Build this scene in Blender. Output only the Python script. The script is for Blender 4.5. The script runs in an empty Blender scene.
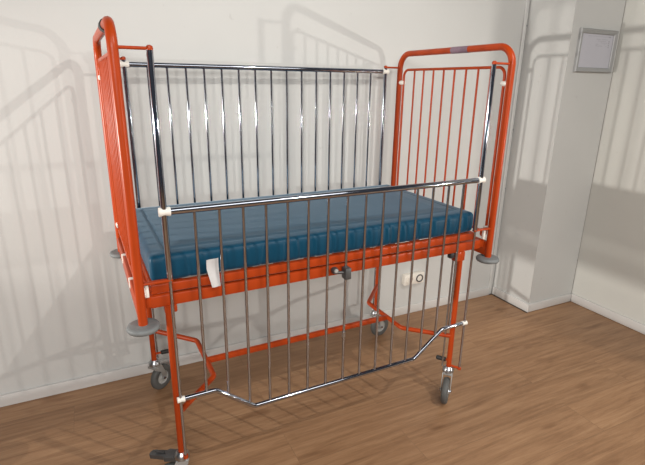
import bpy, bmesh, math, random
from mathutils import Vector, Matrix
random.seed(7)
C = bpy.context.scene.collection
PI = math.pi
V = Vector

# ------------------------------------------------------------------ dimensions (metres)
L, W = 1.45, 0.746            # cot length (between hoops) and width
ZD, ZB = 0.703, 1.519         # bumper discs, upper brackets
GX0, GX1 = 0.092, 1.357       # guide rods
YF, YB = 0.002, 0.744
ZT, ZLB, ZRB = 1.063, 0.844, 0.168
ZU = 0.333
WALL_Y, PHI = 0.8596, -0.0169
PX, PD, QX = 2.4282, 0.3198, 2.8482

# ------------------------------------------------------------------ materials
def nodes(name):
    m = bpy.data.materials.new(name); m.use_nodes = True
    nt = m.node_tree; b = nt.nodes['Principled BSDF']
    return m, nt, b

def N(nt, t, **kw):
    n = nt.nodes.new(t)
    for k, v in kw.items(): setattr(n, k, v)
    return n

def mat(name, col, rough=0.5, metal=0.0, noise=0.0, nscale=30, bump=0.0, bscale=200, coat=0.0, spec=None, crough=.05):
    m, nt, b = nodes(name)
    b.inputs['Base Color'].default_value = (*col, 1)
    b.inputs['Roughness'].default_value = rough
    b.inputs['Metallic'].default_value = metal
    b.inputs['Coat Weight'].default_value = coat
    if spec is not None: b.inputs['Specular IOR Level'].default_value = spec
    b.inputs['Coat Roughness'].default_value = crough
    tc = N(nt, 'ShaderNodeTexCoord')
    if noise:
        nz = N(nt, 'ShaderNodeTexNoise'); nz.inputs['Scale'].default_value = nscale; nz.inputs['Detail'].default_value = 4
        nt.links.new(tc.outputs['Object'], nz.inputs['Vector'])
        cr = N(nt, 'ShaderNodeMixRGB'); cr.inputs[1].default_value = (*[c*(1-noise) for c in col], 1)
        cr.inputs[2].default_value = (*[min(1, c*(1+noise)) for c in col], 1)
        nt.links.new(nz.outputs['Fac'], cr.inputs[0]); nt.links.new(cr.outputs[0], b.inputs['Base Color'])
    if bump:
        nb = N(nt, 'ShaderNodeTexNoise'); nb.inputs['Scale'].default_value = bscale; nb.inputs['Detail'].default_value = 3
        nt.links.new(tc.outputs['Object'], nb.inputs['Vector'])
        bp = N(nt, 'ShaderNodeBump'); bp.inputs['Strength'].default_value = bump; bp.inputs['Distance'].default_value = .002
        nt.links.new(nb.outputs['Fac'], bp.inputs['Height']); nt.links.new(bp.outputs[0], b.inputs['Normal'])
    return m

def wall_mat(name, col):
    m, nt, b = nodes(name)
    tc = N(nt, 'ShaderNodeTexCoord')
    n1 = N(nt, 'ShaderNodeTexNoise'); n1.inputs['Scale'].default_value = 2.2; n1.inputs['Detail'].default_value = 5
    nt.links.new(tc.outputs['Object'], n1.inputs['Vector'])
    r = N(nt, 'ShaderNodeValToRGB')
    r.color_ramp.elements[0].position = .3; r.color_ramp.elements[0].color = (*[c*.95 for c in col], 1)
    r.color_ramp.elements[1].position = .7; r.color_ramp.elements[1].color = (*col, 1)
    nt.links.new(n1.outputs['Fac'], r.inputs[0])
    # small scattered specks of dirt
    n2 = N(nt, 'ShaderNodeTexNoise'); n2.inputs['Scale'].default_value = 23; n2.inputs['Detail'].default_value = 2
    nt.links.new(tc.outputs['Object'], n2.inputs['Vector'])
    r2 = N(nt, 'ShaderNodeValToRGB')
    r2.color_ramp.elements[0].position = .22; r2.color_ramp.elements[0].color = (.72, .7, .68, 1)
    r2.color_ramp.elements[1].position = .27; r2.color_ramp.elements[1].color = (1, 1, 1, 1)
    nt.links.new(n2.outputs['Fac'], r2.inputs[0])
    mx = N(nt, 'ShaderNodeMixRGB', blend_type='MULTIPLY'); mx.inputs[0].default_value = .3
    nt.links.new(r.outputs[0], mx.inputs[1]); nt.links.new(r2.outputs[0], mx.inputs[2])
    nt.links.new(mx.outputs[0], b.inputs['Base Color'])
    b.inputs['Roughness'].default_value = .55
    nb = N(nt, 'ShaderNodeTexNoise'); nb.inputs['Scale'].default_value = 60; nb.inputs['Detail'].default_value = 4
    nt.links.new(tc.outputs['Object'], nb.inputs['Vector'])
    bp = N(nt, 'ShaderNodeBump'); bp.inputs['Strength'].default_value = .12; bp.inputs['Distance'].default_value = .002
    nt.links.new(nb.outputs['Fac'], bp.inputs['Height']); nt.links.new(bp.outputs[0], b.inputs['Normal'])
    return m

def floor_mat():
    m, nt, b = nodes('oak_laminate')
    lk = nt.links.new
    tc = N(nt, 'ShaderNodeTexCoord')
    mp = N(nt, 'ShaderNodeMapping'); mp.inputs['Rotation'].default_value = (0, 0, -PHI)
    mp.inputs['Location'].default_value = (.29, .045, 0)
    lk(tc.outputs['Object'], mp.inputs['Vector'])
    br = N(nt, 'ShaderNodeTexBrick'); br.offset = .37; br.offset_frequency = 2
    br.inputs['Scale'].default_value = 1; br.inputs['Brick Width'].default_value = 1.28; br.inputs['Row Height'].default_value = .192
    br.inputs['Mortar Size'].default_value = .0011; br.inputs['Mortar Smooth'].default_value = .3
    br.inputs['Color1'].default_value = (0, 0, 0, 1); br.inputs['Color2'].default_value = (1, 1, 1, 1); br.inputs['Mortar'].default_value = (.5, .5, .5, 1)
    lk(mp.outputs[0], br.inputs['Vector'])
    # grain stretched along the boards, shifted board by board
    sep = N(nt, 'ShaderNodeSeparateXYZ'); lk(mp.outputs[0], sep.inputs[0])
    off = N(nt, 'ShaderNodeMath', operation='MULTIPLY'); off.inputs[1].default_value = 37; lk(br.outputs['Color'], off.inputs[0])
    cmb = N(nt, 'ShaderNodeCombineXYZ')
    sx = N(nt, 'ShaderNodeMath', operation='MULTIPLY'); sx.inputs[1].default_value = 1.9; lk(sep.outputs[0], sx.inputs[0])
    sy = N(nt, 'ShaderNodeMath', operation='MULTIPLY'); sy.inputs[1].default_value = 24; lk(sep.outputs[1], sy.inputs[0])
    lk(sx.outputs[0], cmb.inputs[0]); lk(sy.outputs[0], cmb.inputs[1]); lk(off.outputs[0], cmb.inputs[2])
    g = N(nt, 'ShaderNodeTexNoise'); g.inputs['Scale'].default_value = 1.6; g.inputs['Detail'].default_value = 8; g.inputs['Roughness'].default_value = .68; g.inputs['Distortion'].default_value = .35
    lk(cmb.outputs[0], g.inputs['Vector'])
    rp = N(nt, 'ShaderNodeValToRGB'); e = rp.color_ramp.elements
    e[0].position = .28; e[0].color = FL_D; e[1].position = .72; e[1].color = FL_L
    k = e.new(.5); k.color = FL_M
    lk(g.outputs['Fac'], rp.inputs[0])
    # knots
    cm2 = N(nt, 'ShaderNodeCombineXYZ')
    kx = N(nt, 'ShaderNodeMath', operation='MULTIPLY'); kx.inputs[1].default_value = 3; lk(sep.outputs[0], kx.inputs[0])
    ky = N(nt, 'ShaderNodeMath', operation='MULTIPLY'); ky.inputs[1].default_value = 9; lk(sep.outputs[1], ky.inputs[0])
    lk(kx.outputs[0], cm2.inputs[0]); lk(ky.outputs[0], cm2.inputs[1])
    kn = N(nt, 'ShaderNodeTexNoise'); kn.inputs['Scale'].default_value = 1.1; kn.inputs['Detail'].default_value = 2
    lk(cm2.outputs[0], kn.inputs['Vector'])
    kr = N(nt, 'ShaderNodeValToRGB'); kr.color_ramp.elements[0].position = .25; kr.color_ramp.elements[0].color = (.62, .55, .5, 1)
    kr.color_ramp.elements[1].position = .36; kr.color_ramp.elements[1].color = (1, 1, 1, 1)
    lk(kn.outputs['Fac'], kr.inputs[0])
    m1 = N(nt, 'ShaderNodeMixRGB', blend_type='MULTIPLY'); m1.inputs[0].default_value = .8
    lk(rp.outputs[0], m1.inputs[1]); lk(kr.outputs[0], m1.inputs[2])
    # board to board tone
    bt = N(nt, 'ShaderNodeValToRGB'); bt.color_ramp.elements[0].color = (.91, .90, .89, 1); bt.color_ramp.elements[1].color = (1.06, 1.06, 1.05, 1)
    lk(br.outputs['Color'], bt.inputs[0])
    m2 = N(nt, 'ShaderNodeMixRGB', blend_type='MULTIPLY'); m2.inputs[0].default_value = 1
    lk(m1.outputs[0], m2.inputs[1]); lk(bt.outputs[0], m2.inputs[2])
    m3 = N(nt, 'ShaderNodeMixRGB', blend_type='MIX'); m3.inputs[2].default_value = (.11, .07, .045, 1)
    mf = N(nt, 'ShaderNodeMath', operation='MULTIPLY'); mf.inputs[1].default_value = .4; lk(br.outputs['Fac'], mf.inputs[0])
    lk(mf.outputs[0], m3.inputs[0]); lk(m2.outputs[0], m3.inputs[1])
    lk(m3.outputs[0], b.inputs['Base Color'])
    b.inputs['Roughness'].default_value = .42
    b.inputs['Specular IOR Level'].default_value = .35
    bp = N(nt, 'ShaderNodeBump'); bp.inputs['Strength'].default_value = .12; bp.inputs['Distance'].default_value = .001
    lk(g.outputs['Fac'], bp.inputs['Height']); lk(bp.outputs[0], b.inputs['Normal'])
    return m

FL_D = (.215, .113, .056, 1); FL_M = (.315, .177, .092, 1); FL_L = (.41, .243, .132, 1)
M = dict(
    red=mat('orange_red_enamel', (.37, .045, .007), .32, noise=.10, nscale=18, bump=.05, bscale=60, spec=.22),
    chrome=mat('worn_chrome', (.44, .47, .53), .08, 1.0, noise=.12, nscale=40),
    steel=mat('dull_zinc_steel', (.42, .43, .44), .32, 1.0, noise=.15, nscale=60),
    zinc=mat('bright_zinc', (.42, .43, .42), .42, .55, noise=.1, nscale=50),
    white=mat('cream_nylon', (.78, .75, .68), .4),
    rubber=mat('grey_bumper_rubber', (.155, .165, .165), .6, noise=.25, nscale=50, bump=.3, bscale=80),
    tyre=mat('grey_tyre_rubber', (.085, .085, .08), .6, noise=.15, nscale=40),
    hub=mat('pale_grey_hub', (.36, .36, .34), .4),
    black=mat('black_rubber', (.022, .022, .022), .5),
    pedal=mat('grey_cast_metal', (.10, .10, .10), .45, .5, noise=.2, nscale=60),
    blue=mat('blue_vinyl', (.002, .048, .092), .46, noise=.06, nscale=6, bump=.05, bscale=120, spec=.22),
    wall=wall_mat('painted_wall', (.585, .588, .565)),
    wall_grey=wall_mat('painted_wall_right', (.60, .60, .555)),
    base=mat('white_baseboard_paint', (.61, .595, .57), .4, noise=.03, nscale=10),
    seam_and_shade=mat('dark_joint_and_shade', (.06, .05, .045), .8),
    alu=mat('brushed_aluminium', (.36, .365, .36), .45, .25, noise=.06, nscale=60),
    paper=mat('grey_white_paper', (.50, .50, .545), .35),
    ink=mat('grey_ink', (.33, .33, .37), .6),
    tag=mat('white_tag_paper', (.55, .54, .53), .6, noise=.08, nscale=90),
    socket=mat('cream_socket_plastic', (.78, .74, .66), .35),
    sticker=mat('purple_grey_sticker', (.20, .13, .17), .5, noise=.2, nscale=80),
    floor=floor_mat(),
)

bs = M['blue'].node_tree.nodes['Principled BSDF']
bs.inputs['Sheen Weight'].default_value = .32; bs.inputs['Sheen Roughness'].default_value = .35; bs.inputs['Sheen Tint'].default_value = (.62, .82, 1, 1)

# ------------------------------------------------------------------ geometry helpers
def fillet(pts, r, n=6):
    pts = [V(p) for p in pts]
    if not isinstance(r, (list, tuple)): r = [r]*len(pts)
    out = [pts[0]]
    for i in range(1, len(pts)-1):
        a, p, c = pts[i-1], pts[i], pts[i+1]
        d1 = (a-p).normalized(); d2 = (c-p).normalized()
        ang = d1.angle(d2)
        if abs(ang-PI) < 1e-3 or r[i] <= 0: out.append(p); continue
        t = min(r[i]/math.tan(ang/2), (a-p).length*.49, (c-p).length*.49)
        rr = t*math.tan(ang/2)
        bis = (d1+d2).normalized(); cen = p+bis*(rr/math.sin(ang/2))
        s = p+d1*t-cen; e = p+d2*t-cen
        for k in range(n+1):
            om = s.angle(e); f = k/n
            out.append(cen+s*(math.sin((1-f)*om)/math.sin(om))+e*(math.sin(f*om)/math.sin(om)))
    out.append(pts[-1])
    return out

def tube(bm, pts, r, seg=12, caps=True):
    pts = [V(p) for p in pts]
    n = len(pts); T = []
    for i in range(n):
        a = pts[max(i-1, 0)]; b = pts[min(i+1, n-1)]
        if 0 < i < n-1: t = (pts[i]-a).normalized()+(b-pts[i]).normalized()
        else: t = b-a
        T.append(t.normalized())
    up = V((0, 0, 1)) if abs(T[0].z) < .9 else V((1, 0, 0))
    u = T[0].cross(up).normalized(); rings = []
    for i in range(n):
        u = (u-T[i]*u.dot(T[i])).normalized(); w = T[i].cross(u)
        rr = r[i] if isinstance(r, (list, tuple)) else r
        rings.append([bm.verts.new(pts[i]+(u*math.cos(2*PI*k/seg)+w*math.sin(2*PI*k/seg))*rr) for k in range(seg)])
    for i in range(n-1):
        for k in range(seg):
            bm.faces.new((rings[i][k], rings[i][(k+1) % seg], rings[i+1][(k+1) % seg], rings[i+1][k]))
    if caps:
        bm.faces.new(rings[0][::-1]); bm.faces.new(rings[-1])

def lathe(bm, prof, mtx, seg=24):
    """prof: list of (radius, height) about the local Z axis, mtx places it."""
    rings = []
    for (r, z) in prof:
        if r < 1e-6: rings.append([bm.verts.new(mtx @ V((0, 0, z)))])
        else: rings.append([bm.verts.new(mtx @ V((r*math.cos(2*PI*k/seg), r*math.sin(2*PI*k/seg), z))) for k in range(seg)])
    for a, b in zip(rings, rings[1:]):
        for k in range(seg):
            k2 = (k+1) % seg
            q = []
            for v in (a[k % len(a)], a[k2 % len(a)], b[k2 % len(b)], b[k % len(b)]):
                if v not in q: q.append(v)
            if len(q) > 2: bm.faces.new(q)

def box(bm, lo, hi, bev=0.0, mtx=None):
    r = bmesh.ops.create_cube(bm, size=1)
    lo, hi = V(lo), V(hi)
    for v in r['verts']:
        v.co = V([lo[i]+(v.co[i]+.5)*(hi[i]-lo[i]) for i in range(3)])
    if bev:
        es = list({e for v in r['verts'] for e in v.link_edges})
        g = bmesh.ops.bevel(bm, geom=es, offset=bev, segments=2, affect='EDGES', profile=.5)
        vs = g['verts']
        vs = list({v for f in g['faces'] for v in f.verts} | {v for v in r['verts'] if v.is_valid})
    else: vs = r['verts']
    if mtx is not None:
        for v in vs: v.co = mtx @ v.co
    return vs

def prism(bm, poly, mtx, h0, h1):
    """extrude a 2D polygon (local xy) from local z h0 to h1"""
    a = [bm.verts.new(mtx @ V((x, y, h0))) for x, y in poly]
    b = [bm.verts.new(mtx @ V((x, y, h1))) for x, y in poly]
    bm.faces.new(a[::-1]); bm.faces.new(b)
    for i in range(len(poly)):
        j = (i+1) % len(poly); bm.faces.new((a[i], a[j], b[j], b[i]))

def obj(name, bm, m, parent=None, smooth=40, loc=None):
    bmesh.ops.recalc_face_normals(bm, faces=bm.faces)
    me = bpy.data.meshes.new(name)
    if loc is not None:
        for v in bm.verts: v.co -= V(loc)
    bm.to_mesh(me); bm.free()
    me.materials.append(m)
    if smooth:
        me.polygons.foreach_set('use_smooth', [True]*len(me.polygons))
        me.set_sharp_from_angle(angle=math.radians(smooth))
    o = bpy.data.objects.new(name, me); C.objects.link(o)
    if loc is not None: o.location = loc
    if parent is not None: o.parent = parent
    return o

def B(): return bmesh.new()

def empty(name, loc=(0, 0, 0)):
    o = bpy.data.objects.new(name, None); C.objects.link(o); o.location = loc
    o.empty_display_size = .1
    return o

def tag(o, label, cat, group=None, kind=None):
    if label: o['label'] = label
    if cat: o['category'] = cat
    if group: o['group'] = group
    if kind: o['kind'] = kind
    return o

def copy_tree(o, parent=None):
    c = o.copy(); C.objects.link(c)
    if parent is not None: c.parent = parent
    for ch in list(o.children): copy_tree(ch, c)
    return c

# wall frame: u along the back wall, v out of it, z up
CW, SW = math.cos(PHI), math.sin(PHI)
WM = Matrix(((CW, SW, 0, 0), (SW, -CW, 0, WALL_Y), (0, 0, 1, 0), (0, 0, 0, 1)))

def struct(name, bm, m, smooth=0):
    o = obj(name, bm, m, None, smooth); o['kind'] = 'structure'; return o

# ------------------------------------------------------------------ the room
bm = B(); box(bm, (-3.6, -5.0, -.03), (QX+1.4, WALL_Y+.2, 0)); struct('floor', bm, M['floor'])
bm = B(); box(bm, (-3.6, -.12, 0), (PX-.004, 0, 3.0), mtx=WM); struct('wall_back', bm, M['wall'])
bm = B(); box(bm, (PX, -.12, 0), (QX-.004, PD, 3.0), mtx=WM); struct('wall_pillar', bm, M['wall'])
bm = B(); box(bm, (QX, -.12, 0), (QX+.12, 2.15, 3.0), mtx=WM); struct('wall_right', bm, M['wall_grey'])
HB, TB = .059, .013
def baseboard(name, lo, hi, face):
    bm = B(); box(bm, lo, hi, .005, WM); struct(name, bm, M['base'], 30)
baseboard('baseboard_back', (-3.6, 0, 0), (PX-.042, TB, HB), 0)
bm = B(); box(bm, (PX-TB, .012, .002), (PX, PD+TB, HB), .003, WM); struct('baseboard_pillar_side', bm, M['base'], 30)
baseboard('baseboard_pillar_front', (PX+.0005, PD, 0.002), (QX-TB-.002, PD+TB, HB), 0)
baseboard('baseboard_right', (QX-TB, PD+.001, 0.001), (QX, 2.15, HB), 0)
# dark joints in the corners, and gap shade drawn below the skirting
bm = B(); box(bm, (PX-.004, -.1, 0), (PX, -.004, 3.0), mtx=WM); struct('trim_1', bm, M['seam_and_shade'])
bm = B(); box(bm, (QX-.0045, -.1, 0), (QX, PD-.002, 3.0), mtx=WM); struct('trim_2', bm, M['seam_and_shade'])
bm = B(); box(bm, (PX-.040, 0, 0), (PX-.016, .010, 3.0), .002, WM); struct('trim_3', bm, M['wall'], 30)
bm = B()
tube(bm, fillet([WM @ V(p) for p in [(PX-.040, .016, .004), (PX-.03, .014, .006), (PX-.016, .018, .005), (PX-.0165, .15, .003), (PX-.0165, PD+.01, .003)]], .01, 3), .0035, 6)
struct('trim_and_gap_shade', bm, M['seam_and_shade'], 40)  # black floor trim in the notch, then a dark strip as the skirting's gap shadow
# small screw anchors with hairline joints beside the corner seam
for i, z in enumerate((1.79, 1.165, .775)):
    bm = B()
    lathe(bm, [(0, .004), (.004, .003), (.006, 0), (0, 0)], WM @ Matrix.Translation((PX-.003, .0, z)) @ Matrix.Rotation(-PI/2, 4, 'X'), 10)
    box(bm, (PX-.028, 0, z-.0008), (PX-.004, .0012, z+.0008), mtx=WM)
    o = obj('wall_screw', bm, M['steel'])
    tag(o, ['small metal screw in the corner joint above the cot, topmost of three', 'small metal screw in the corner joint, middle of three',
            'small metal screw in the corner joint, lowest of three near cot hoop'][i], 'screw', 'screws in the wall corner joint')

# ------------------------------------------------------------------ wall socket
sk = empty('wall_socket', WM @ V((1.697, 0, .215)))
tag(sk, 'cream double power socket on the white wall behind the cot', 'power socket')
def at(parent, o):
    o.parent = parent; o.matrix_parent_inverse = Matrix.Translation(-V(parent.location)); return o
bm = B(); box(bm, (1.622, 0, .216), (1.772, .034, .288), .004, WM)
at(sk, obj('socket_housing', bm, M['socket'], None, 30))
for u in (1.660, 1.735):
    bm = B()
    lathe(bm, [(0, .0352), (.0195, .0352), (.021, .040), (.025, .0405), (.0265, .034), (0, .034)], WM @ Matrix.Translation((u, 0, .252)) @ Matrix.Rotation(-PI/2, 4, 'X'), 28)
    ring = at(sk, obj('socket_ring', bm, M['socket'] if u < 1.7 else M['pedal']))
    bm = B()
    lathe(bm, [(0, .0362), (.0185, .0362), (.0185, .0350), (0, .0350)], WM @ Matrix.Translation((u, 0, .252)) @ Matrix.Rotation(-PI/2, 4, 'X'), 24)
    d = at(sk, obj('socket_recess', bm, M['socket']))
    if u > 1.7: ring['label'] = 'dark ring around the right socket'

# ------------------------------------------------------------------ notice frame on the pillar
nf = empty('notice_frame', WM @ V((2.65, PD, 1.52)))
tag(nf, 'silver snap frame holding a pale notice, hung on the pillar', 'picture frame')
u0, u1, z0, z1, fb = 2.488, 2.812, 1.520, 1.754, .026
bm = B()
def rail_prof(p0, p1, inw):
    # one mitred side of the frame, p0->p1 outer edge in (u,z), inw = inward direction
    prof = [(0, 0), (0, .013), (.004, .018), (fb-.004, .013), (fb, .009), (fb, 0)]
    p0, p1, inw = V(p0), V(p1), V(inw); d = (p1-p0).normalized()
    ra, rb = [], []
    for a, h in prof:
        q0 = p0+inw*a+d*a; q1 = p1+inw*a-d*a
        ra.append(bm.verts.new(WM @ V((q0.x, PD+h, q0.y)))); rb.append(bm.verts.new(WM @ V((q1.x, PD+h, q1.y))))
    for i in range(len(prof)):
        j = (i+1) % len(prof); bm.faces.new((ra[i], ra[j], rb[j], rb[i]))
rail_prof((u0, z0), (u1, z0), (0, 1)); rail_prof((u1, z0), (u1, z1), (-1, 0))
rail_prof((u1, z1), (u0, z1), (0, -1)); rail_prof((u0, z1), (u0, z0), (1, 0))
at(nf, obj('frame', bm, M['alu'], None, 20))
bm = B(); box(bm, (u0+fb-.002, PD, z0+fb-.002), (u1-fb+.002, PD+.006, z1-fb+.002), mtx=WM)
pp = at(nf, obj('notice_sheet', bm, M['paper'], None, 0))
bm = B()
for (a, b_, zz, h) in [(2.565, 2.745, 1.7155, .0014), (2.745, 2.764, 1.713, .006)]:
    box(bm, (a, PD+.006, zz), (b_, PD+.0066, zz+h), mtx=WM)
rr = random.Random(3)
for k in range(5):
    zz = 1.700-k*.0088; u = 2.640
    while u < 2.735:
        w = rr.uniform(.005, .014)
        if rr.random() < .75: box(bm, (u, PD+.006, zz), (min(u+w, 2.738), PD+.0065, zz+.0022), mtx=WM)
        u += w+.004
for k in range(4):
    box(bm, (2.746+rr.uniform(0, .003), PD+.006, 1.690-k*.010), (2.756+rr.uniform(0, .004), PD+.0065, 1.695-k*.010), mtx=WM)
t_ = at(nf, obj('printed_lines', bm, M['ink'], None, 0)); t_['label'] = 'faint grey print in the upper right of the sheet'

# ------------------------------------------------------------------ the cot
cot = empty('hospital_cot', (0, 0, 0))
cot.location = (L/2, W/2, 0)
tag(cot, 'orange-red metal hospital cot with chrome side gates on castors', 'hospital bed')
CI = Matrix.Translation(-V(cot.location))
def part(name, bm, m, parent=None, smooth=40, label=None):
    o = obj(name, bm, m, None, smooth)
    if parent is None:
        o.parent = cot; o.matrix_parent_inverse = CI
    else: o.parent = parent        # parent parts keep their mesh in world coordinates
    if label: o['label'] = label
    return o

TR = .0142
spy = [.619-.0735*k for k in range(8)]
def end_frame(x, s):
    """x: plane of the hoop; s: +1 when the mattress lies on its +X side"""
    bm = B()
    tube(bm, fillet([(x, 0, ZD-.008), (x, 0, 1.586), (x, W, 1.586), (x, W, ZD-.008)], .072, 10), TR, 16)
    f = part('end_frame', bm, M['red'])
    # cross beams under the panel
    bm = B()
    box(bm, (x-.011, TR*.6, .716), (x+.011, W-TR*.6, .778), .003)
    part('cross_beam', bm, M['red'], f, 30)
    for y in (.224, .487):
        bm = B(); box(bm, (x-.0145, y-.006, .745), (x+.009, y+.006, .784), .003)
        part('nylon_pad', bm, M['white'], f, 30, 'white nylon pad on the cross beam')
    # inner frame of thin rod
    bm = B()
    tube(bm, fillet([(x+s*.026, .030, .832), (x+s*.026, .030, .806), (x, .030, .806), (x, .030, 1.508), (x, .708, 1.508), (x, .708, .806), (x+s*.026, .708, .806), (x+s*.026, .708, .832)], [0, .009, .009, .035, .035, .009, .009, 0], 7), .0062, 10)
    tube(bm, [(x, .030, .818), (x, .708, .818)], .0055, 10)
    part('inner_frame', bm, M['red'], f)
    for y in spy:
        bm = B(); tube(bm, [(x, y, .818), (x, y, 1.508)], .0047, 10); part('spindle', bm, M['red'], f)
    for y in (.0225, W-.0255):
        for z in (1.445, .838):
            bm = B()
            lathe(bm, [(0, -.017), (.0095, -.017), (.011, -.015), (.011, .015), (.0095, .017), (0, .017)], Matrix.Translation((x, y, z)) @ Matrix.Rotation(PI/2, 4, 'X'), 16)
            part('spacer', bm, M['white'], f, 40, 'white plastic spacer')
    for y in (0, W):
        bm = B()
        lathe(bm, [(0, -.013), (.040, -.013), (.047, -.010), (.050, -.004), (.050, .001), (.047, .006), (.040, .008), (0, .008)], Matrix.Translation((x, y, ZD)), 36)
        part('bumper_disc', bm, M['rubber'], f, 50, 'grey rubber bumper disc')
    return f
ef_l = end_frame(0, 1)
ef_r = end_frame(L, -1)
# sticker wrapped on the right hoop's top bar; dark pad on the left one
bm = B(); tube(bm, [(L, .245, 1.586), (L, .352, 1.586)], TR+.0007, 16, False); part('sticker', bm, M['sticker'], ef_r, 40, 'worn purple-grey sticker on the top bar')
bm = B(); tube(bm, [(0, .150, 1.586), (0, .152, 1.586), (0, .208, 1.586), (0, .210, 1.586)], [TR, TR+.0035, TR+.0035, TR], 16, False); part('sticker', bm, M['black'], ef_l, 40, 'dark worn sticker on the top bar')

# --- bed base: platform and main rails
bm = B()
for y in (.022, W-.047): box(bm, (.030, y, .747), (L-.030, y+.025, .786), .003)
for x in (.030, L-.055): box(bm, (x, .047, .747), (x+.025, W-.047, .786), .003)
main = part('main_rail', bm, M['red'], None, 30)
bm = B()
for y in (.026, W-.051): box(bm, (.036, y, .793), (L-.060, y+.025, .823), .003)
for x in (.036, L-.085): box(bm, (x, .051, .793), (x+.025, W-.051, .823), .003)
plat = part('mattress_platform', bm, M['red'], None, 30)
for k in range(11):
    x = .12+k*.121
    bm = B(); box(bm, (x-.02, .051, .812), (x+.02, W-.051, .820), .002); part('slat', bm, M['red'], plat, 30)
# welded end plates between main rails and hoops
for x0, x1 in ((.013, .034), (L-.034, L-.013)):
    for y in (.020, W-.032):
        bm = B(); box(bm, (x0, y, .752), (x1, y+.012, .790), .002); part('joining_plate', bm, M['red'], main, 30)
# hooks with nylon blocks that hold the platform
for x in (.016, L-.030):
    bm = B(); box(bm, (x, .010, .792), (x+.012, .022, .832), .002); part('nylon_block', bm, M['white'], plat, 30, 'white nylon block')
# small black stop under the front rail near the right leg
bm = B(); box(bm, (1.255, .024, .722), (1.280, .046, .747), .004); part('rail_stop', bm, M['black'], main, 30, 'black rubber stop')
bm = B(); box(bm, (1.283, .018, .705), (1.333, .050, .748), .004); part('leg_socket', bm, M['red'], main, 30)
bm = B(); box(bm, (.070, .018, .722), (.110, .050, .748), .004); part('leg_socket', bm, M['red'], main, 30)

# --- legs
LEGS = {'fl': (.083, .026), 'fr': (1.315, .028), 'bl': (.082, .675), 'br': (1.322, .665)}
for k, (x, y) in LEGS.items():
    bm = B(); tube(bm, [(x, y, .165), (x, y, .75)], .0118, 14); part('leg', bm, M['red'])
# --- trapezoid braces between the legs of each end and the stretcher joining them
for a, b, xi in (('fl', 'bl', .252), ('fr', 'br', 1.150)):
    A, Bk = LEGS[a], LEGS[b]
    bm = B()
    tube(bm, fillet([(A[0], A[1], ZU), (xi, .190, ZU), (xi, .487, ZU), (Bk[0], Bk[1], ZU)], .045, 7), .0108, 14)
    part('leg_brace', bm, M['red'])
bm = B(); box(bm, (.252, .302, ZU-.011), (1.150, .322, ZU+.011), .003); part('stretcher', bm, M['red'], None, 30)
# brake linkage rod beside the front right leg, and pedal bars
bm = B(); tube(bm, [(1.292, .046, .172), (1.292, .046, .75)], .0042, 10); part('brake_rod', bm, M['steel'])
bm = B(); tube(bm, [(.101, .690, .172), (.101, .690, .75)], .0042, 10); part('brake_rod', bm, M['steel'])

# --- guide rods with brackets
for gx, hx, s in ((GX0, 0, 1), (GX1, L, -1)):
    for y, out in ((YF, -1), (YB, 1)):
        bm = B()
        tube(bm, [(gx, y, ZLB-.004), (gx, y, ZB-.004)], .0092, 14)
        tube(bm, [(gx, y, ZRB-.004), (gx, y, ZLB)], .0053, 12)
        g = part('guide_rod', bm, M['chrome'])
        bm = B()
        tube(bm, [(hx+s*.010, y, ZB), (gx, y, ZB)], .0047, 10)
        lathe(bm, [(0, -.005), (.0085, -.005), (.0095, 0), (.0085, .006), (.004, .009), (0, .009)], Matrix.Translation((gx, y, ZB)), 14)
        part('upper_bracket', bm, M['red'], g)
        bm = B()
        box(bm, (min(hx+s*.010, gx+s*.008), y-.009, ZLB-.0035), (max(hx+s*.010, gx+s*.008), y+.009, ZLB+.0035), .002)
        part('lower_bracket', bm, M['red'], g, 30)
        lg = LEGS[('f' if out < 0 else 'b')+('l' if s > 0 else 'r')]
        bm = B()
        tube(bm, [(lg[0], lg[1], ZRB+.012), (gx, y, ZRB-.002)], .0058, 8)
        tube(bm, [(gx, y, ZRB-.008), (gx, y, ZRB+.004)], .009, 10)
        part('foot_bracket', bm, M['red'], g)

# --- side gates
GB = [.181+.0776*k for k in range(15)]
PROF = [(GX0, .403), (.213, .403), (.352, .291), (1.083, .291), (1.228, .403), (GX1, .403)]
def zprof(x):
    for (a, za), (b, zb) in zip(PROF, PROF[1:]):
        if a <= x <= b: return za+(zb-za)*(x-a)/(b-a)
def side_gate(y, dz):
    bm = B()
    tube(bm, [(GX0+.012, y, ZT+dz), (GX1-.012, y, ZT+dz)], .0112, 16)
    g = part('side_gate', bm, M['chrome'])
    bm = B()
    tube(bm, fillet([(x if 0 < i < 5 else (x+.012 if i == 0 else x-.012), y, z+dz) for i, (x, z) in enumerate(PROF)], .030, 6), .0088, 14)
    part('bottom_rail', bm, M['chrome'], g)
    for x in GB:
        bm = B(); tube(bm, [(x, y, zprof(x)+dz), (x, y, ZT+dz)], .0052, 10)
        part('spindle', bm, M['chrome'], g)
    for gx, s in ((GX0, 1), (GX1, -1)):
        for z in (ZT+dz, .403+dz):
            bm = B()
            k = 1.0 if z-dz > .9 else .74
            Mc = Matrix.Translation((gx+s*.001, y, z)) @ Matrix.Rotation(s*PI/2, 4, 'Y')
            lathe(bm, [(0, -.0165*k), (.0135*k, -.0165*k), (.0145*k, -.0135*k), (.0125*k, -.006*k), (.0125*k, .006*k), (.0145*k, .0135*k), (.0135*k, .0175*k), (0, .0175*k)], Mc, 20)
            part('guide_clamp', bm, M['white'], g, 40, 'white plastic guide clamp')
    return g
g_front = side_gate(YF, 0)
g_back = side_gate(YB, 1.498-ZT)
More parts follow.
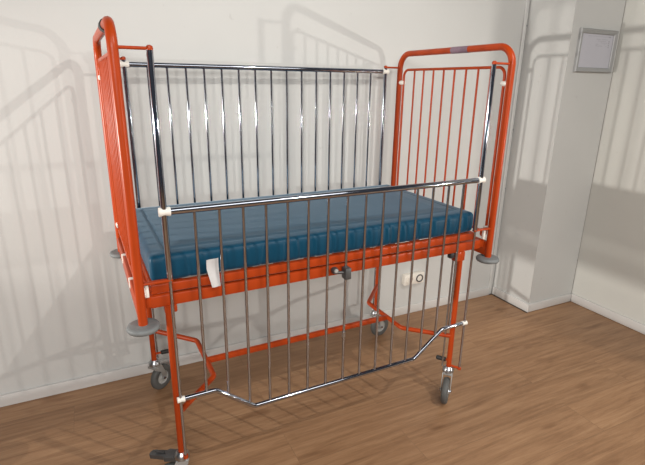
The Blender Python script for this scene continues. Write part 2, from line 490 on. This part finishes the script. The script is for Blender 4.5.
# latch on the front gate
xl = GB[7]
bm = B()
box(bm, (xl-.013, -.022, .738), (xl+.013, .012, .784), .005)
tube(bm, fillet([(xl-.012, -.004, .764), (xl-.034, .004, .764), (xl-.040, .020, .769)], .01, 4), .006, 10)
lathe(bm, [(0, -.010), (.011, -.010), (.014, 0), (.011, .012), (0, .012)], Matrix.Translation((xl-.046, .004, .775)) @ Matrix.Rotation(PI/2, 4, 'X'), 16)
tube(bm, [(xl-.046, .008, .775), (xl-.046, .024, .775)], .005, 8)
part('gate_latch', bm, M['pedal'], g_front, 40, 'dark metal gate latch')
bm = B(); lathe(bm, [(0, 0), (.008, 0), (.007, .004), (0, .006)], Matrix.Translation((xl-.046, -.008, .777)) @ Matrix.Rotation(PI/2, 4, 'X'), 14)
part('latch_button', bm, M['hub'], g_front, 40, 'pale latch button')
bm = B(); lathe(bm, [(0, -.012), (.0075, -.012), (.0075, .012), (0, .012)], Matrix.Translation((xl, YF, .50)), 12)
part('bar_collar', bm, M['steel'], g_front, 40)

# --- castors
RW = .0625
def castor(x, y, ang, pedal=None):
    T = Matrix.Translation((x, y, 0)) @ Matrix.Rotation(ang, 4, 'Z')      # local +X = trail direction
    tr = .034
    bm = B()
    lathe(bm, [(.010, .176), (.016, .176), (.020, .170), (.026, .162), (.027, .150), (.024, .146), (0, .146)], T, 24)
    c = part('castor', bm, M['steel'])
    # fork: top cap and two tapering cheeks
    bm = B()
    box(bm, (-.024, -.021, .134), (tr-.012, .021, .148), .005, T)
    for sy in (-1, 1):
        Mx = T @ Matrix(((1, 0, 0, 0), (0, 0, 1, 0), (0, 1, 0, 0), (0, 0, 0, 1)))
        prism(bm, [(-.022, .145), (tr-.013, .145), (tr+.006, .100), (tr+.010, .060), (tr+.005, .051), (tr-.005, .051), (tr-.010, .060), (tr-.018, .105), (-.022, .132)], Mx, sy*.0195, sy*.0225)
    part('fork', bm, M['zinc'], c, 30)
    Ax = T @ Matrix.Translation((tr, 0, RW)) @ Matrix.Rotation(PI/2, 4, 'X')
    bm = B()
    lathe(bm, [(.033, -.0125), (.052, -.015), (.059, -.012), (.0622, -.006), (RW, 0), (.0622, .006), (.059, .012), (.052, .015), (.033, .0125), (.033, -.0125)], Ax, 40)
    w = part('wheel', bm, M['tyre'], c)
    bm = B()
    lathe(bm, [(0, -.016), (.014, -.016), (.016, -.009), (.030, -.008), (.034, -.013), (.034, .013), (.030, .008), (.016, .009), (.014, .016), (0, .016)], Ax, 32)
    part('wheel_hub', bm, M['hub'], c, 40, 'pale grey wheel hub')
    bm = B()
    lathe(bm, [(0, -.027), (.006, -.027), (.008, -.023), (.008, .023), (.006, .027), (0, .027)], Ax, 12)
    part('axle_bolt', bm, M['chrome'], c)
    if pedal is not None:
        P = Matrix.Translation((x, y, 0)) @ Matrix.Rotation(pedal, 4, 'Z')
        bm = B()
        prism(bm, [(.012, -.022), (.060, -.024), (.068, -.016), (.125, -.013), (.130, 0), (.125, .013), (.068, .016), (.060, .024), (.012, .022)], P @ Matrix.Translation((0, 0, .150)) @ Matrix.Rotation(math.radians(9), 4, 'Y'), -.007, .009)
        box(bm, (.070, -.004, .147), (.108, .004, .1535), .001, P)
        part('brake_pedal', bm, M['pedal'], c, 30, 'dark grey foot brake pedal')
    return c
castor(*LEGS['fl'], math.radians(165), math.radians(140))
castor(*LEGS['fr'], math.radians(222))
castor(*LEGS['bl'], math.radians(38))
castor(*LEGS['br'], math.radians(7))
# small brake levers on the other legs
for key, d in (('fr', (-.022, .030)), ('bl', (.055, .0))):
    x, y = LEGS[key]
    bm = B()
    tube(bm, [(x, y, .205), (x+d[0], y+d[1], .205)], .0055, 10)
    a = part('brake_lever', bm, M['red'])
    bm = B()
    u = V((d[0], d[1], 0)).normalized(); e = V((x+d[0], y+d[1], .205))
    tube(bm, [e-u*.022+V((0, 0, 0)), e-u*.018, e+u*.020, e+u*.024], [.007, .0105, .0105, .007], 14)
    part('lever_grip', bm, M['black'], a, 40, 'black rubber lever grip')

# ------------------------------------------------------------------ mattress
def mattress():
    X0, X1, Y0, Y1, Z0, Z1 = .040, 1.384, .040, .704, .8235, .912
    r = .016
    bm = B()
    nx, ny, nz = 332, 70, 12
    vs = {}
    def vert(i, j, k):
        key = (i, j, k)
        if key in vs: return vs[key]
        p = V((X0+(X1-X0)*i/nx, Y0+(Y1-Y0)*j/ny, Z0+(Z1-Z0)*k/nz))
        c = V((min(max(p.x, X0+r), X1-r), min(max(p.y, Y0+r), Y1-r), min(max(p.z, Z0+r), Z1-r)))
        d = p-c
        if d.length > 1e-9: p = c+d.normalized()*min(d.length, r) if (abs(d.x) > 1e-9)+(abs(d.y) > 1e-9)+(abs(d.z) > 1e-9) > 1 else c+d
        fz = (p.z-Z0)/(Z1-Z0)
        # creases pressed into the sides, softer at the top
        g = 0
        for q in range(20):
            xc = X0+.045+q*.0668+.006*math.sin(q*2.3)
            g += math.exp(-((p.x-xc-.006*math.sin(fz*3+q))/.0055)**2)
        side = 1 if (p.y < Y0+r or p.y > Y1-r) else 0
        if side:
            a = .0034*g*(1-.4*fz)+.0016*math.sin(p.x*47)*(1-fz)
            p.y += a if p.y < .3 else -a
            p.y += (-.004*math.sin(PI*fz)) if p.y < .3 else .004*math.sin(PI*fz)
        if k == nz:
            e = min(p.x-X0, X1-p.x, p.y-Y0, Y1-p.y)
            p.z += .006*min(1, e/.12)-.0018*math.exp(-((e-.055)/.004)**2)
            p.z += .0012*math.sin(p.x*9+p.y*5)*min(1, e/.1)
        vs[key] = bm.verts.new(p); return vs[key]
    for i in range(nx):
        for j in range(ny):
            for k in (0, nz): bm.faces.new((vert(i, j, k), vert(i+1, j, k), vert(i+1, j+1, k), vert(i, j+1, k)))
    for i in range(nx):
        for k in range(nz):
            for j in (0, ny): bm.faces.new((vert(i, j, k), vert(i+1, j, k), vert(i+1, j, k+1), vert(i, j, k+1)))
    for j in range(ny):
        for k in range(nz):
            for i in (0, nx): bm.faces.new((vert(i, j, k), vert(i, j+1, k), vert(i, j+1, k+1), vert(i, j, k+1)))
    o = obj('mattress', bm, M['blue'], None, 80)
    return tag(o, 'blue vinyl mattress with creased sides lying in the orange cot', 'mattress')
mattress()

# ------------------------------------------------------------------ paper tag hanging by the mattress
bm = B()
rows = []
for k in range(13):
    t = k/12
    z = .884-.094*t
    x0 = .212+.012*max(0, t-.35)*1.5; x1 = .251+.001*t
    y = .018+.004*math.sin(t*5)-.006*t
    rows.append([V((x0+(x1-x0)*s/4, y+.002*math.sin(s*1.5+t*3), z+.003*s/4*(1-t))) for s in range(5)])
for off in (0, .0008):
    vv = [[bm.verts.new(p+V((0, off, 0))) for p in r_] for r_ in rows]
    for a, b_ in zip(vv, vv[1:]):
        for s in range(4): bm.faces.new((a[s], a[s+1], b_[s+1], b_[s]))
    if off == 0: f0 = vv
    else:
        nR = len(rows)
        for k in range(nR-1):
            for s in (0, 4): bm.faces.new((f0[k][s], f0[k+1][s], vv[k+1][s], vv[k][s]))
        for s in range(4):
            for k in (0, nR-1): bm.faces.new((f0[k][s], f0[k][s+1], vv[k][s+1], vv[k][s]))
o = obj('paper_tag', bm, M['tag'], None, 60, loc=(.23, .018, .79))
tag(o, 'small crumpled white tag hanging over the front edge of the mattress', 'tag')

# ------------------------------------------------------------------ light
def area(name, loc, target, size, power, col=(1, .97, .94), sy=None, spread=None):
    l = bpy.data.lights.new(name, 'AREA'); l.energy = power; l.color = col; l.size = size
    if sy: l.shape = 'RECTANGLE'; l.size_y = sy
    if spread: l.spread = spread
    o = bpy.data.objects.new(name, l); C.objects.link(o); o.location = loc
    o.rotation_euler = (V(target)-V(loc)).to_track_quat('-Z', 'Y').to_euler()
    return o
def spot(name, loc, target, power, radius, angle=90, col=(1, .95, .89), blend=.6):
    l = bpy.data.lights.new(name, 'SPOT'); l.energy = power; l.color = col; l.shadow_soft_size = radius
    l.spot_size = math.radians(angle); l.spot_blend = blend
    o = bpy.data.objects.new(name, l); C.objects.link(o); o.location = loc
    o.rotation_euler = (V(target)-V(loc)).to_track_quat('-Z', 'Y').to_euler()
    return o
spot('ceiling_spot_light', (1.5, -1.5, 2.75), (.2, .7, .3), 94, .016, 104, blend=1)
spot('right_lamp_light', (3.10, -2.3, 1.00), (.2, .8, .8), 105, .025, 84)
spot('left_lamp_light', (-2.5, .62, 1.10), (2.5, .40, 1.2), 350, .045, 40)
area('overhead_fill_light', (.8, -2.4, 2.95), (.6, -1.6, 0), 3.0, 42, sy=1.6)  # soft overhead fill added to brighten room and floor, no real fixture
area('rear_fill_light', (-1.4, -4.2, 2.6), (-.3, .8, -.4), 2.6, 140, sy=1.0)  # unseen fill added behind the camera to even out the wall
w = bpy.data.worlds.new('room_ambience'); bpy.context.scene.world = w; w.use_nodes = True
w.node_tree.nodes['Background'].inputs[0].default_value = (.80, .86, 1.0, 1)
w.node_tree.nodes['Background'].inputs[1].default_value = .06

# ------------------------------------------------------------------ camera
cd = bpy.data.cameras.new('camera'); cam = bpy.data.objects.new('camera', cd); C.objects.link(cam)
cam.location = (-.1086, -1.4318, 1.4358); cam.rotation_euler = (1.2663, -.0141, -.4681)
cd.sensor_width = 36; cd.lens = 474.72/645*36; cd.clip_start = .05
bpy.context.scene.camera = cam
vs_ = bpy.context.scene.view_settings
vs_.view_transform = 'Standard'; vs_.look = 'None'; vs_.gamma = 1; vs_.exposure = .13; vs_.use_curve_mapping = False
